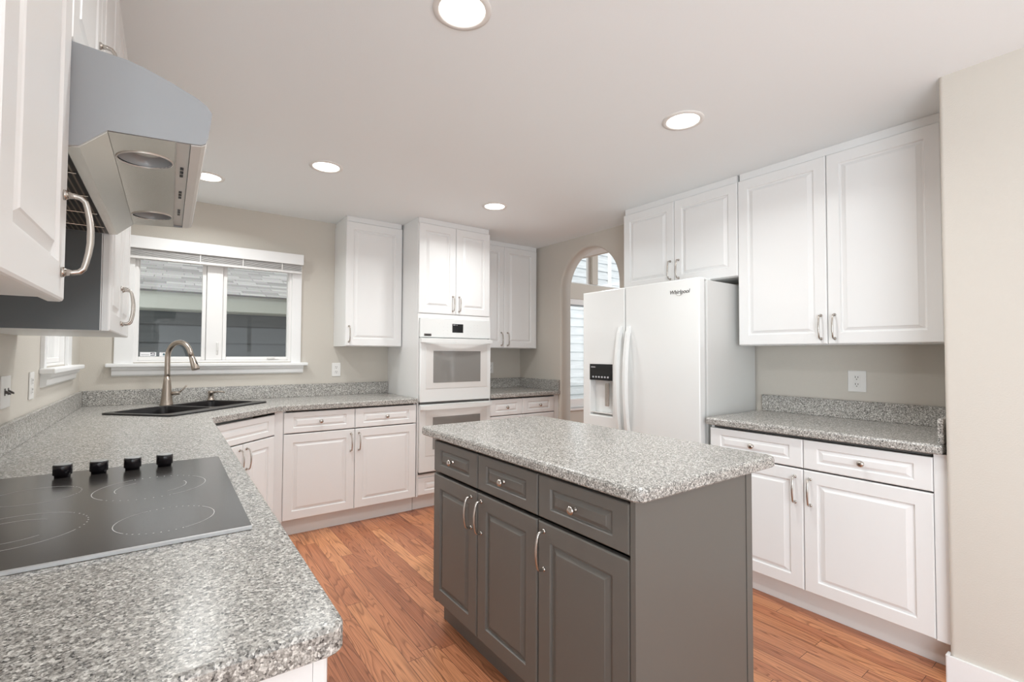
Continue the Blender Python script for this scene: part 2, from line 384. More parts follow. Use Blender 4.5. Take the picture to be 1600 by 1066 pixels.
# right wall with the arched opening
ac, ar, asp = 3.222, .382, 1.945
mb = MB()
def arch_pts(r): return [(ac+r, 0)]+arc(ac, asp, r, 0, PI, 28)+[(ac-r, 0)]
A0 = arch_pts(ar+.016); A1 = arch_pts(ar)
outer = [(YB, 0), (YB, CL)]+[(.53, CL), (.53, 0)]
for x0, x1 in ((XR, XR+.13),):
    for px, in ((x0,), (x1,)):
        # jambs and arch infill as quads from the curve to a bounding frame
        L = A0 if px == x0 else A1
        n = len(L); vs = [mb.bm.verts.new((px, y, z)) for y, z in L]
        fr = []
        for i, (y, z) in enumerate(L):
            if i <= 1: fr.append((YB, z if i == 0 else asp))
            elif i >= n-2: fr.append((.53, asp if i == n-2 else 0))
            else:
                a = PI*(i-1)/(n-3); fr.append((ac+(YB-ac)*math.cos(a) if math.cos(a) > 0 else ac+(ac-.53)*math.cos(a), CL if 0.08 < a < PI-.08 else asp+(CL-asp)*a/.08 if a < .1 else asp+(CL-asp)*(PI-a)/.08))
        fv = [mb.bm.verts.new((px, min(YB, max(.53, y)), min(CL, z))) for y, z in fr]
        for i in range(n-1): mb.face([vs[i], vs[i+1], fv[i+1], fv[i]])
# rounded reveal between the two faces
R = [[(XR, y, z) for y, z in A0], [(XR+.005, y, z) for y, z in arch_pts(ar+.006)], [(XR+.016, y, z) for y, z in A1], [(XR+.13, y, z) for y, z in A1]]
mb.rings(R, False, False, 0, True, closed=False)
bmesh.ops.remove_doubles(mb.bm, verts=mb.bm.verts[:], dist=1e-5)
struct(mb.build('wall_right', M['wall']))
XC = 2.552; YC = .53
mb = MB(); mb.prism(round_poly([(XC, YR), (XR+.13, YR), (XR+.13, YC), (XC, YC)], [0, 0, 0, .014]), 0, CL)
struct(mb.build('wall_right_near', M['wall']))
mb = MB(); mb.prism(round_poly([(XC-.014, YR), (XC, YR), (XC, YC), (XC+.03, YC), (XC+.03, YC+.012), (XC-.014, YC+.012)], [0, 0, 0, 0, 0, .006]), 0, .105)
struct(mb.build('baseboard_right', M['trim']))
# dining room beyond the arch
DY = 5.20
T1 = (3.9, 6.7, 2.372, 3.55); T2 = (3.9, 6.7, .50, 2.14)
wall_grid('wall_dining_window', 'y', DY, DY+.14, XR+.13, 7.2, 0, 4.0, [T1, T2], M['wall'])
wall_grid('wall_dining_right', 'x', 7.06, 7.2, YR, DY, 0, 4.0, [(2.1, 4.5, .6, 2.8)], M['wall'])
r = struct(bpy.data.objects.new('added_window_7', None)); COL.objects.link(r); r.location = (7.06, 2.1, .6)  # unseen window frame added around the dining fill lamp
mb = MB()
for y0, y1 in ((0, .06), (1.17, 1.23), (2.34, 2.4)): mb.box(.02, .10, y0, y1, 0, 2.2)
for z0, z1 in ((0, .07), (2.13, 2.2)):
    for y0, y1 in ((.06, 1.17), (1.23, 2.34)): mb.box(.02, .10, y0, y1, z0, z1)
mb.build('window_frame', M['vinyl'], r)
struct(MB().box(XR+.13, XR+.15, YB, DY, 0, CL).build('wall_dining_left', M['wall']))
struct(MB().box(3.95, 7.2, YR-.14, DY+.14, 4.0, 4.1).build('ceiling_dining', M['ceiling']))
struct(MB().box(3.95, 4.0, YR, DY, CL, 4.0).build('wall_dining_upper', M['wall']))
def dining_window(name, h, post, sash=True):
    x0, x1, z0, z1 = h
    r = struct(bpy.data.objects.new(name, None)); COL.objects.link(r); r.location = (x0, DY, z0)
    wd, ht = x1-x0, z1-z0; px = post-x0; f = .05
    mb = MB(); mb.box(0, f, .03, .11, 0, ht); mb.box(wd-f, wd, .03, .11, 0, ht); mb.box(f, wd-f, .03, .11, 0, f*.4); mb.box(f, wd-f, .03, .11, ht-f, ht)
    mb.build('window_frame', M['vinyl'], r)
    MB().box(px-.06, px+.06, .0, .12, .02, ht-f).build('mullion', M['wall'], r)
    MB().box(px-.105, px-.061, .05, .09, .02, ht-f).build('sash_stile', M['vinyl'], r)
    MB().box(f, px-.106, .06, .066, .02, ht-f).build('pane', M['glass'], r); MB().box(px+.061, wd-f, .06, .066, .02, ht-f).build('pane', M['glass'], r)
    return r
dining_window('window_3', T1, 5.365)
r = dining_window('window_4', T2, 5.9)
MB().box(-.05, 2.85, -.03, .03, -.03, .0).build('window_sill', M['trim'], r)
MB().box(.051, 1.89, .035, .06, .02, .13).build('sash_rail', M['vinyl'], r)
b = thing('roller_blind', 'pale rolled-up window blind at the head of the dining room window through the arch', 'blind', (3.95, DY+.015, 2.06))
prt('headrail', M['slat'], b, (0, 1.85, 0, .028, -.005, .078)); prt('bottom_rail', M['greyside'], b, (0, 1.85, .003, .022, -.032, -.006))

# ------------------------------------------------------------------ sink window
def casing_window(name, loc, rz, wd, ht, panes, sill, casing=(.07, .07, .10), blindgap=0.0):
    # local x along the wall (0..wd is the opening), -y into the room, z from the opening's bottom
    r = struct(bpy.data.objects.new(name, None)); COL.objects.link(r); r.location = loc; r.rotation_euler = (0, 0, rz)
    cl, cr, ct = casing
    mb = MB()
    mb.box(-cl, 0, -.016, 0, -.01, ht+ct, .002); mb.box(wd, wd+cr, -.016, 0, -.01, ht+ct, .002); mb.box(0, wd, -.016, 0, ht, ht+ct, .002)
    mb.build('casing', M['trim'], r)
    mb = MB(); d0, d1 = .0, .10
    mb.box(0, .02, d0, d1, 0, ht); mb.box(wd-.02, wd, d0, d1, 0, ht); mb.box(.02, wd-.02, d0, d1, ht-.02, ht); mb.box(.02, wd-.02, d0, d1, 0, .012)
    mb.build('window_frame', M['vinyl'], r)
    for i, (a, c) in enumerate(panes):
        f = .026
        mb = MB(); z0, z1 = .013, ht-.021
        mb.box(a, a+f, .02, .065, z0, z1, .003); mb.box(c-f, c, .02, .065, z0, z1, .003); mb.box(a+f, c-f, .02, .065, z0, z0+f, .003); mb.box(a+f, c-f, .02, .065, z1-f, z1, .003)
        s = mb.build('sash', M['vinyl'], r)
        MB().box(a+f-.002, c-f+.002, .040, .046, z0+f-.002, z1-f+.002).build('pane', M['glass'], s)
    for (a, c), (a2, c2) in zip(panes, panes[1:]):
        MB().box(c+.002, a2-.002, .0, .07, .013, ht-.021, .004).build('mullion', M['vinyl'], r)
    s0, s1 = sill
    mb = MB(); mb.box(s0, s1, -.058, .0, -.034, -.008, .006); mb.box(.0, wd, 0, .02, -.034, -.001)
    mb.build('window_sill', M['trim'], r)
    pr = [(0, -.034), (-.040, -.034), (-.036, -.050), (-.024, -.062), (-.022, -.088), (-.010, -.098), (0, -.098)]
    MB().prism(pr, s0+.032, s1-.032, 'x').build('apron', M['trim'], r)
    return r
r1 = casing_window('window_1', (W1[0], YB, W1[2]), 0, W1[1]-W1[0], W1[3]-W1[2], [(.0, .430), (.540, 1.030)], (-.147, 1.157), casing=(.105, .075, .08))
mb = MB(); mb.box(.90-.045, .90+.045, .008, .020, .018, .030, .003); mb.box(.90-.008, .90+.012, .0, .012, .026, .038, .003); mb.tube([(.90, .004, .032), (.88, -.006, .030), (.85, -.008, .026)], .004)
mb.build('crank_handle', M['plate'], r1)
mb = MB(); mb.box(.500, .514, -.008, .0, .06, .15, .003); mb.box(.503, .511, -.020, -.008, .085, .145, .003); mb.build('sash_lock', M['plate'], r1)
r2w = casing_window('window_2', (XL, W2[0], W2[2]), PI/2, W2[1]-W2[0], W2[3]-W2[2], [(.0, .59)], (-.07, .88), casing=(.05, .12, .08))
# raised horizontal blind over the sink window
b = thing('window_blind', 'raised white horizontal blind with valance across the top of the sink window', 'blind', (-.245, YB-.018, 1.965))
MB().box(0, 1.145, -.062, -.046, .072, .158, .003).build('valance', M['trim'], b)
prt('headrail', M['slat'], b, (.004, 1.138, -.044, -.004, .10, .155))
mb = MB()
for k in range(11): mb.box(.006, 1.136, -.045, -.003, .022+k*.007, .0245+k*.007)
mb.build('slat_stack', M['slat'], b)
prt('bottom_rail', M['slat'], b, (.006, 1.136, -.046, -.002, .0, .019), bev=.003)
for k, x in enumerate((.42, .70, .98)): prt('ladder_tape', M['plate'], b, (x, x+.006, -.048, -.0455, .0, .10))
# stickers on the left pane
def sticker(label, x0, x1, z0, z1, marks):
    s = thing('window_sticker', label, 'sticker', (x0, YB+.0385, z0))
    MB().box(0, x1-x0, -.0006, 0, 0, z1-z0).build('label_sheet', M['paper'], s)
    for a, c, d, e, m in marks: MB().box(a, c, -.0012, -.0007, d, e).build('printed_mark', M[m], s)
sticker('white rectangular sticker with black emblem at the lower left of the sink window', -.168, -.075, 1.274, 1.304,
        [(.006, .052, .008, .013, 'greyink'), (.060, .086, .005, .010, 'ink'), (.060, .068, .016, .026, 'ink'), (.068, .086, .021, .026, 'ink'), (.082, .086, .012, .02, 'ink'), (.073, .078, .012, .018, 'greyink')])
sticker('white sticker with teal print beside the faucet on the sink window', -.056, .002, 1.274, 1.303, [(.020, .048, .007, .014, 'tealink'), (.022, .030, .014, .022, 'tealink'), (.036, .048, .014, .019, 'tealink')])

# unseen rear opening and frame, added around the fill lamp
r = struct(bpy.data.objects.new('added_window_5', None)); COL.objects.link(r); r.location = (-.25, YR, .05)
mb = MB()
for x0, x1 in ((0, .07), (.83, .90), (1.70, 1.77), (2.53, 2.6)): mb.box(x0, x1, -.10, -.02, 0, 2.2)
for z0, z1 in ((0, .10), (2.10, 2.2)):
    for x0, x1 in ((.07, .83), (.90, 1.70), (1.77, 2.53)): mb.box(x0, x1, -.10, -.02, z0, z1)
mb.build('window_frame', M['vinyl'], r)

r = struct(bpy.data.objects.new('added_window_6', None)); COL.objects.link(r); r.location = (XL, -2.9, .30)  # unseen window frame added around the side fill lamp
mb = MB()
for y0, y1 in ((0, .06), (1.12, 1.18), (2.24, 2.3)): mb.box(-.10, -.03, y0, y1, 0, 1.8)
for z0, z1 in ((0, .07), (1.73, 1.8)):
    for y0, y1 in ((.06, 1.12), (1.18, 2.24)): mb.box(-.10, -.03, y0, y1, z0, z1)
mb.build('window_frame', M['vinyl'], r)

# ------------------------------------------------------------------ outside: neighbouring houses
struct(MB().box(-12, 16, DY+.16, 20, -.62, -.6).build('ground', M['grass']))
def lap(mb, x0, x1, y, z0, z1, pitch, d=.034):
    z = z0
    while z < z1-.01:
        e = min(z+pitch, z1); mb.prism([(y, z+.014), (y-d, z+.014), (y-.010, e), (y, e)], x0, x1, 'x'); z = e
h = thing('neighbor_house', 'house with shade-toned blue-grey siding, pale fascia and grey shingle roof seen through the sink window', 'house', (-3.5, 6.5, -.6))
mb = MB(); lap(mb, 0, 6.9, 0, .003, 2.40, .2); mb.box(0, 6.9, .001, .15, 0, 2.40); mb.build('siding_wall', M['sidingshaded'], h)
MB().box(-.1, 7.0, -.35, -.31, 2.365, 2.555, .004).build('fascia', M['fascia'], h)
MB().box(-.1, 7.0, -.309, .0, 2.36, 2.375).build('soffit', M['fascia'], h)
sl = math.atan(.30); o = MB().box(-.2, 7.1, 0, 4.6, -.02, 0).build('roof', M['shingle'], h, (0, -.39, 2.555), (sl, 0, 0))
h = thing('neighbor_house', 'pale house, sunlight painted into its siding, with white corner board seen through the arched opening', 'house', (5.6, 8.0, -.6))
mb = MB(); lap(mb, 0, 3.06, 0, .003, 6.5, .195); mb.box(0, 3.06, .001, .15, 0, 6.5); mb.build('siding_wall', M['sidingsunlit'], h)
MB().box(3.061, 3.20, -.02, .15, 0, 6.5).build('corner_board', M['cornerboard'], h)
mb = MB(); lap(mb, 3.21, 6.0, .5, .003, 6.5, .195); mb.box(3.21, 6.0, .501, .6, 0, 6.5); mb.build('siding_wall', M['sidingsunlit'], h)

# ------------------------------------------------------------------ back run
DPB = YB-3.636-.002
base, c = cabinet('base_cabinet', 'white two-door, two-drawer base cabinet under the counter between sink and oven tower', (.66, 3.636, 0), 0, 1.003, DPB, .123, .893,
    doors=[(0, .5, .123, .728, .470, .63), (.5, 1.003, .123, .728, .532, .63)], drawers=[(0, .5, .732, .882, .25), (.5, 1.003, .732, .882, .75)], toe=.07, top=False)
MB().box(-.056, -.001, .006, .022, .10, .893).build('filler', M['white'], base)
MB().box(-.001, 1.003, .0215, .04, .884, .893).build('gap_shade_strip', M['dark'], base)  # dark strip stands in for shade under the counter
# sink base on the diagonal
r45 = math.radians(45)
base, c = cabinet('sink_base_cabinet', 'white angled corner cabinet under the sink with false drawer front', (.172, 3.192, 0), r45, .614, .165, .123, .893,
    doors=[(0, .306, .123, .728, .275, .63), (.306, .612, .123, .728, .337, .63)], drawers=[(0, .612, .732, .876, None)], toe=.07, top=False, sides=False)
# left run
def left_base(label, y0, y1, nd_):
    wd = y1-y0; k = wd/nd_
    ds = [(i*k, (i+1)*k, .123, .728, (i+1)*k-.035 if i % 2 == 0 else i*k+.035, .63) for i in range(nd_)]
    dr = [(i*k, (i+1)*k, .732, .882, (i+.5)*k) for i in range(nd_)]
    return cabinet('base_cabinet', label, (.188, y0, 0), PI/2, wd, .188-XL-.002, .123, .893, doors=ds, drawers=dr, toe=.07, top=False)
left_base('white base cabinet at the near end of the left counter, below the cooktop', .690, 1.100, 1)
left_base('white two-door base cabinet in the left run, directly beneath the black cooktop', 1.102, 1.968, 2)
left_base('white two-door base cabinet between cooktop and corner sink', 1.970, 3.170, 2)
# oven tower
tw, c = cabinet('oven_cabinet', 'tall white cabinet tower holding the double wall oven', (1.669, 3.636, 0), 0, .713, DPB, .123, DT,
    doors=[(.004, .357, 1.641, DT-.002, .325, 1.735), (.357, .711, 1.641, DT-.002, .389, 1.735)], toe=.075, top_trim=CL-DT)
prt('face_frame', M['white'], tw, (0, .010, .0, .0205, .123, 1.639), (.704, .713, .0, .0205, .123, 1.639), (.010, .704, .003, .0205, 1.600, 1.639), (.010, .704, .004, .0205, .275, .300))
MB().panel(.012, .702, .130, .272, 0, TD, .062, .036, g=.8).build('drawer', M['white'], tw)
prt('shelf', M['white'], tw, (.019, .694, .03, .6, .278, .298)); prt('shelf', M['white'], tw, (.019, .694, .03, .6, 1.605, 1.623))
# double wall oven
ov = thing('double_wall_oven', 'white double wall oven with grey windows built into the tall cabinet', 'oven', (1.681, 3.636, .300))
ox = lambda x: x-1.681
oz = lambda z: z-.300
MB().box(.012, .680, .006, .56, .0, oz(1.596)).build('oven_body', M['applside'], ov)
p = MB().box(0, .692, -.020, .005, oz(1.440), oz(1.597), .004).build('control_panel', M['appl'], ov)
MB().box(ox(1.981), ox(2.088), -.0215, -.0201, oz(1.486), oz(1.560)).build('display', M['blackglass'], p)
mb = MB(); mb.box(ox(1.716), ox(1.782), -.0215, -.0201, oz(1.450), oz(1.470)); mb.build('badge', M['logo'], p)
mb = MB()
for k in range(3): mb.box(ox(1.730)+k*.014, ox(1.740)+k*.014, -.0222, -.0216, oz(1.456), oz(1.464))
mb.build('badge_mark', M['blackglass'], p)
mb = MB()
for xx in (1.85, 1.89, 1.93, 1.965, 2.13, 2.16, 2.20, 2.23):
    for zz in (1.47, 1.50, 1.53, 1.555):
        if (round(xx*100)+round(zz*200)) % 3 < 2: MB().box(ox(xx), ox(xx)+.010, -.0204, -.0201, oz(zz), oz(zz)+.003).build('button_print', M['faintink'], p)
mb = MB(); mb.box(ox(1.988), ox(2.010), -.0221, -.0216, oz(1.548), oz(1.553)); mb.box(ox(2.02), ox(2.03), -.0221, -.0216, oz(1.548), oz(1.552)); mb.build('display_digits', M['greyink'], p)
def oven_door(zb, zt):
    d = MB().box(0, .692, -.026, .005, oz(zb), oz(zt), .004).build('oven_door', M['appl'], ov)
    MB().box(ox(1.733), ox(2.338), -.0285, -.0261, oz(zt)-.425, oz(zt)-.045, .001).build('window_frame', M['applframe'], d)
    MB().box(ox(1.799), ox(2.264), -.0300, -.0286, oz(zt)-.376, oz(zt)-.108).build('window', M['ovenglass'], d)
    # bowed full-width handle
    n = 16; out = []; inn = []
    for i in range(n+1):
        t = i/n; x = -.002+.697*t; bow = .028+.036*math.sin(PI*t)
        out.append((x, -.026-bow)); inn.append((x, -.026-bow+.020 if 0 < i < n else -.0262))
    hz1 = oz(zt)-.006; hz0 = hz1-.032
    mb = MB(); mb.prism(out+inn[::-1], hz0, hz1, 'z')
    mb.box(.004, .030, -.056, -.0262, hz0+.004, hz1-.004); mb.box(.664, .689, -.056, -.0262, hz0+.004, hz1-.004)
    mb.build('handle', M['appl'], d)
oven_door(.898, 1.434); oven_door(.321, .878)
MB().box(.004, .688, -.012, .005, oz(.304), oz(.319)).build('vent_strip', M['dark'], ov)
MB().box(.004, .688, -.012, .005, oz(.881), oz(.895)).build('vent_strip', M['dark'], ov)
# uppers on the back wall
DPU = YB-3.955-.002
cabinet('wall_cabinet', 'white single-door wall cabinet between the sink window and the oven tower', (1.171, 3.955, UB), 0, .494, DPU, UB, DT,
    doors=[(0, .490, UB+.002, DT-.002, .030, 1.463)], top_trim=CL-DT)
cabinet('wall_cabinet', 'white two-door wall cabinet in the far corner, right of the oven tower', (2.386, 3.955, UB), 0, .816, DPU, UB, DT,
    doors=[(0, .380, UB+.002, DT-.002, .343, 1.455), (.380, .790, UB+.002, DT-.002, .420, 1.455)], top_trim=CL-DT)
base, c = cabinet('base_cabinet', 'white base cabinet with two drawers in the far corner, right of the oven tower', (2.386, 3.636, 0), 0, .805, DPB, .123, .893,
    doors=[(0, .376, .123, .724, .34, .63), (.376, .778, .123, .724, .41, .63)], drawers=[(0, .376, .728, .880, .191), (.376, .778, .728, .880, .588)], toe=.07, top=False)
MB().box(.779, .836, .004, .022, .05, .893).build('filler', M['white'], base)
MB().box(0, .778, .0215, .04, .884, .893).build('gap_shade_strip', M['dark'], base)

# ------------------------------------------------------------------ right wall run (front looks to -x)
RN = -PI/2
cabinet('wall_cabinet', 'white two-door cabinet above the refrigerator', (2.905, 2.508, 1.80), RN, .930, XR-2.905-.002, 1.80, DT,
    doors=[(0, .462, 1.802, DT-.002, .432, 1.908), (.462, .930, 1.802, DT-.002, .500, 1.908)], top_trim=CL-DT)
rc, c = cabinet('wall_cabinet', 'large white two-door wall cabinet right of the refrigerator, above the outlet', (2.905, 1.577, UB), RN, 1.012, XR-2.905-.002, UB-.002, DT,
    doors=[(0, .498, UB, DT-.002, .466, 1.457), (.498, .980, UB, DT-.002, .532, 1.457)], top_trim=CL-DT)
MB().box(.981, 1.045, .003, .021, 0, DT-UB).build('filler', M['white'], rc)
base, c = cabinet('base_cabinet', 'white base cabinet with two drawers beside the refrigerator, against the right wall', (2.590, 1.585, 0), RN, 1.035, XR-2.590-.002, .127, .893,
    doors=[(0, .504, .127, .728, .466, .622), (.504, 1.006, .127, .728, .536, .622)], drawers=[(0, .504, .732, .878, .250), (.504, 1.006, .732, .878, .755)], toe=.078, top=False)
MB().box(1.007, 1.0535, .004, .022, .127, .893).build('filler', M['white'], base)
MB().box(0, 1.007, .0215, .04, .880, .893).build('gap_shade_strip', M['dark'], base)

# ------------------------------------------------------------------ island
isl, c = cabinet('island_cabinet', 'dark grey kitchen island cabinet with three drawers and three doors', (1.050, 2.090, 0), RN, 1.205, .60, .130, .893,
    doors=[(0, .396, .130, .727, .352, .632), (.400, .794, .130, .727, .432, .632), (.798, 1.203, .130, .727, .832, .632)],
    drawers=[(0, .396, .737, .884, .190), (.400, .794, .737, .884, .592), (.798, 1.203, .737, .884, .985)], toe=.072, m='island', cat='island', top=False, ff=.062)
ep = [(.0, .105), (.072, .105), (.072, .001), (.580, .001), (.580, .893), (.0, .893)]
MB().prism(ep, 1.206, 1.224, 'x').build('end_panel', M['island'], isl); MB().prism([(y+(.022 if z > .1 and y < .05 else .0), z) for y, z in ep], -.019, -.001, 'x').build('end_panel', M['island'], isl)
prt('back_panel', M['island'], isl, (-.019, 1.226, .603, .619, .001, .893)); prt('corner_trim', M['island'], isl, (1.206, 1.2265, .582, .602, .001, .893))
prt('gap_shade_strip', M['dark'], isl, (0, 1.205, .0215, .04, .886, .893))
ic = tag(slab(MB(), round_poly([(1.035, .838), (1.808, .838), (1.808, 2.222), (1.035, 2.222)], .035, 6), CB, CT, .012).build('island_countertop', M['counter']),
         'speckled grey countertop slab on the dark grey island', 'countertop')

# ------------------------------------------------------------------ countertops
def bs(parent, *boxes):
    for q in boxes: MB().box(*q, bev=.002, seg=1).build('backsplash', M['counter'], parent)
sc_, sa, sb = Vector((.140, 3.790)), .415, .245
e1 = Vector((math.cos(r45), math.sin(r45))); e2 = Vector((e1.y, -e1.x))
def sp(a, b): q = sc_+e1*a+e2*b; return (q.x, q.y)
hole = [sp(-sa+.02, -sb+.02), sp(sa-.02, -sb+.02), sp(sa-.02, sb-.02), sp(-sa+.02, sb-.02)]
pl = round_poly([(XL+.002, .660), (.204, .660), (.204, 3.190), (.634, 3.612), (1.666, 3.612), (1.666, YB-.002), (XL+.002, YB-.002)], [0, .024, 0, 0, 0, 0, 0], 6)
ct = tag(slab(MB(), pl, CB, CT, .007, holes=[hole]).build('countertop', M['counter']), 'long speckled grey counter from the cooktop around the sink corner to the oven tower', 'countertop')
bs(ct, (XL+.002, XL+.021, .662, YB-.003, CT, 1.040), (XL+.0215, 1.665, YB-.022, YB-.003, CT, 1.040))
ct = tag(slab(MB(), [(2.385, 3.612), (XR-.002, 3.612), (XR-.002, YB-.002), (2.385, YB-.002)], CB, CT, .010).build('countertop', M['counter']), 'short speckled grey counter in the far corner, right of the ovens', 'countertop')
bs(ct, (2.386, XR-.003, YB-.022, YB-.003, CT, 1.040), (XR-.022, XR-.003, 3.616, YB-.0225, CT, 1.040))
ct = tag(slab(MB(), round_poly([(2.566, .545), (XR-.002, .545), (XR-.002, 1.604), (2.566, 1.604)], [0, 0, 0, .02], 4), CB, CT, .010).build('countertop', M['counter']), 'speckled grey counter between the refrigerator and the right wall end', 'countertop')
bs(ct, (XR-.022, XR-.003, .566, 1.585, CT, 1.040), (2.60, XR-.003, .546, .5655, CT, 1.040))

# ------------------------------------------------------------------ sink, faucet, dispenser
sk = thing('corner_sink', 'black double-bowl drop-in sink set diagonally into the corner counter', 'sink', (sc_.x, sc_.y, CT), r45)
mb = MB(); rim = round_poly([(-sa, -sb), (sa, -sb), (sa, sb), (-sa, sb)], .035, 5)
bowls = [(-sa+.035, -.012, -sb+.085, sb-.035), (.012, sa-.035, -sb+.085, sb-.035)]
hl = [round_poly([(a, c), (b, c), (b, d), (a, d)], .045, 5) for a, b, c, d in bowls]
slab(mb, rim, .0003, .010, .005, holes=hl)
for L in hl:
    dz = [(0, .010), (.004, .002), (.010, -.06), (.016, -.15), (.035, -.165)]
    mb.rings([[(x, y, z) for x, y in inset(L, d)] for d, z in dz], False, True, 0, True)
mb.build('sink_basin', M['sink'], sk)
for a, b, c, d in bowls: MB().lathe([(.042, 0), (.042, .003), (.030, .002), (.010, .001)], ((a+b)/2, (c+d)/2, -.1645), n=20).build('drain', M['nickel'], sk)
fx, fy = -.006, 4.085
fc = thing('faucet', 'tall brushed nickel gooseneck faucet standing behind the corner sink', 'faucet', (fx, fy, CT))
MB().lathe([(.0390, .0002), (.0390, .005), (.0378, .008), (.0330, .05), (.0270, .11), (.0215, .170), (.0190, .200)], n=24).build('faucet_base', M['faucet'], fc)
d = e2.to_3d(); pth = [Vector((0, 0, .199)), Vector((0, 0, .22)), Vector((0, 0, .28)), Vector((0, 0, .33))]
Rr = .092
for k in range(1, 15):
    a = PI-PI*.90*k/14; pth.append(d*(Rr+Rr*math.cos(a))+Vector((0, 0, .335+Rr*1.12*math.sin(a))))
ed = (pth[-1]-pth[-2]).normalized()
pth.append(pth[-1]+ed*.03)
MB().tube(pth, [.0182]+[.0165]*(len(pth)-1), 16).build('spout', M['faucet'], fc)
q0 = pth[-1]
sp_ = MB().tube([q0-ed*.002, q0+ed*.012, q0+ed*.05, q0+ed*.092, q0+ed*.095], [.0165, .0185, .0215, .0250, .0235], 16).build('spray_head', M['faucet'], fc)
nrm = ed.cross(Vector((-d.y, d.x, 0))).normalized()
nrm = nrm if nrm.dot(d) > 0 else -nrm
bmid = q0+ed*.055+nrm*.019
MB().tube([bmid-ed*.016, bmid-ed*.008, bmid+ed*.010, bmid+ed*.016], [.003, .006, .006, .003], 8).build('spray_button', M['knob'], sp_)
mb = MB(); mb.tube([(.026, -.004, .080), (.055, -.012, .082), (.074, -.016, .083)], [.0125, .0125, .0120], 12)
mb.tube([(.066, -.014, .084), (.082, -.017, .098), (.112, -.022, .136)], [.0075, .0065, .0055], 10, sx=1.2, sy=.8)
mb.build('lever', M['faucet'], fc)
sd = thing('soap_dispenser', 'small brushed nickel soap dispenser behind the right sink bowl', 'soap dispenser', (.262, 4.205, CT+.0102))
mb = MB(); mb.lathe([(.026, 0), (.026, .005), (.020, .012), (.0175, .018), (.0175, .048), (.019, .050), (.019, .068), (.016, .071)], n=20); mb.build('pump_body', M['faucet'], sd)
MB().tube([(.016, -.004, .056), (.04, -.008, .064), (.066, -.014, .064), (.088, -.018, .056)], [.0065, .006, .0055, .005], 10).build('pump_spout', M['faucet'], sd)

# ------------------------------------------------------------------ cooktop
cx0, cx1, cy0, cy1 = -.392, .147, 1.116, 1.930; cz = CT+.008
ck = thing('cooktop', 'black glass electric cooktop with four knobs set in the left counter', 'cooktop', (0, 0, CT))
MB().box(cx0, cx1, cy0+.007, cy1, .0004, .008, .0012, seg=1).build('glass_surface', M['cook'], ck)
MB().box(cx0, cx1, cy0, cy0+.0065, .0004, .0082, .001, seg=1).build('edge_trim', M['alu'], ck)
def burner(cx, cy, r, inner=None, rot=0.0):
    mb = MB(); z = .0083
    def strip(rr, a0, a1, wd=.0016, n=28):
        I = [mb.bm.verts.new((cx+(rr-wd/2)*math.cos(a0+(a1-a0)*k/n), cy+(rr-wd/2)*math.sin(a0+(a1-a0)*k/n), z)) for k in range(n+1)]
        O = [mb.bm.verts.new((cx+(rr+wd/2)*math.cos(a0+(a1-a0)*k/n), cy+(rr+wd/2)*math.sin(a0+(a1-a0)*k/n), z)) for k in range(n+1)]
        for k in range(n): mb.face([I[k], I[k+1], O[k+1], O[k]])
    for b0 in (0, PI):
        strip(r, rot+b0, rot+b0+PI*.60)
        if inner: strip(inner, rot+b0+.1, rot+b0+PI*.50)
        for k in range(9):
            a = rot+b0+PI*.60+PI*.40*(k+.7)/9; mb.box(cx+r*math.cos(a)-.0013, cx+r*math.cos(a)+.0013, cy+r*math.sin(a)-.0013, cy+r*math.sin(a)+.0013, z-.0002, z)
    mb.build('burner_ring', M['cookmark'], ck)
burner(.002, 1.268, .088, rot=PI*.62); burner(-.030, 1.590, .120, .076, rot=PI*.62); burner(-.252, 1.352, .120, .076, rot=PI*1.25); burner(-.262, 1.655, .086, rot=PI*1.25)
for k, (x, y) in enumerate(((-.240, 1.862), (-.161, 1.862), (-.083, 1.862), (-.004, 1.862))):
    mb = MB(); mb.lathe([(.0178, 0), (.0178, .007), (.0212, .0075), (.0218, .033), (.0205, .0355)], n=28)
    mb.lathe([(.0196, .0351), (.0196, .0365), (.0186, .0372)], n=28, mi=1)
    mb.build('knob', [M['knob'], M['knobcap']], ck, (x, y, .0081))

# ------------------------------------------------------------------ left wall cabinets and hood
XF = -.146; DPL = XF-XL-.002
cabinet('wall_cabinet', 'white wall cabinet with arched pull at the left edge, nearest the camera', (XF, .700, UB+.02), PI/2, .398, DPL, UB+.030, DT,
    doors=[(0, .398, UB+.022, DT-.002, .362, 1.496)], top_trim=CL-DT)
cabinet('wall_cabinet', 'short white two-door cabinet directly above the range hood', (XF, 1.100, 1.843), PI/2, .766, DPL, 1.843, DT,
    doors=[(0, .383, 1.845, DT-.002, .352, 1.955), (.383, .766, 1.845, DT-.002, .414, 1.955)], top_trim=CL-DT)
lc, c = cabinet('wall_cabinet', 'white two-door wall cabinet with dark grey side, just beyond the range hood', (XF, 1.868, UB), PI/2, .800, DPL, UB+.004, DT,
    doors=[(0, .400, UB+.002, DT-.002, .366, 1.470), (.400, .800, UB+.002, DT-.002, .434, 1.470)], top_trim=CL-DT)
tag(MB().box(-.0015, -.0003, .0235, DPL, .0045, DT-UB-.001).build('side_panel', M['greyside'], lc), 'dark grey laminate side panel')
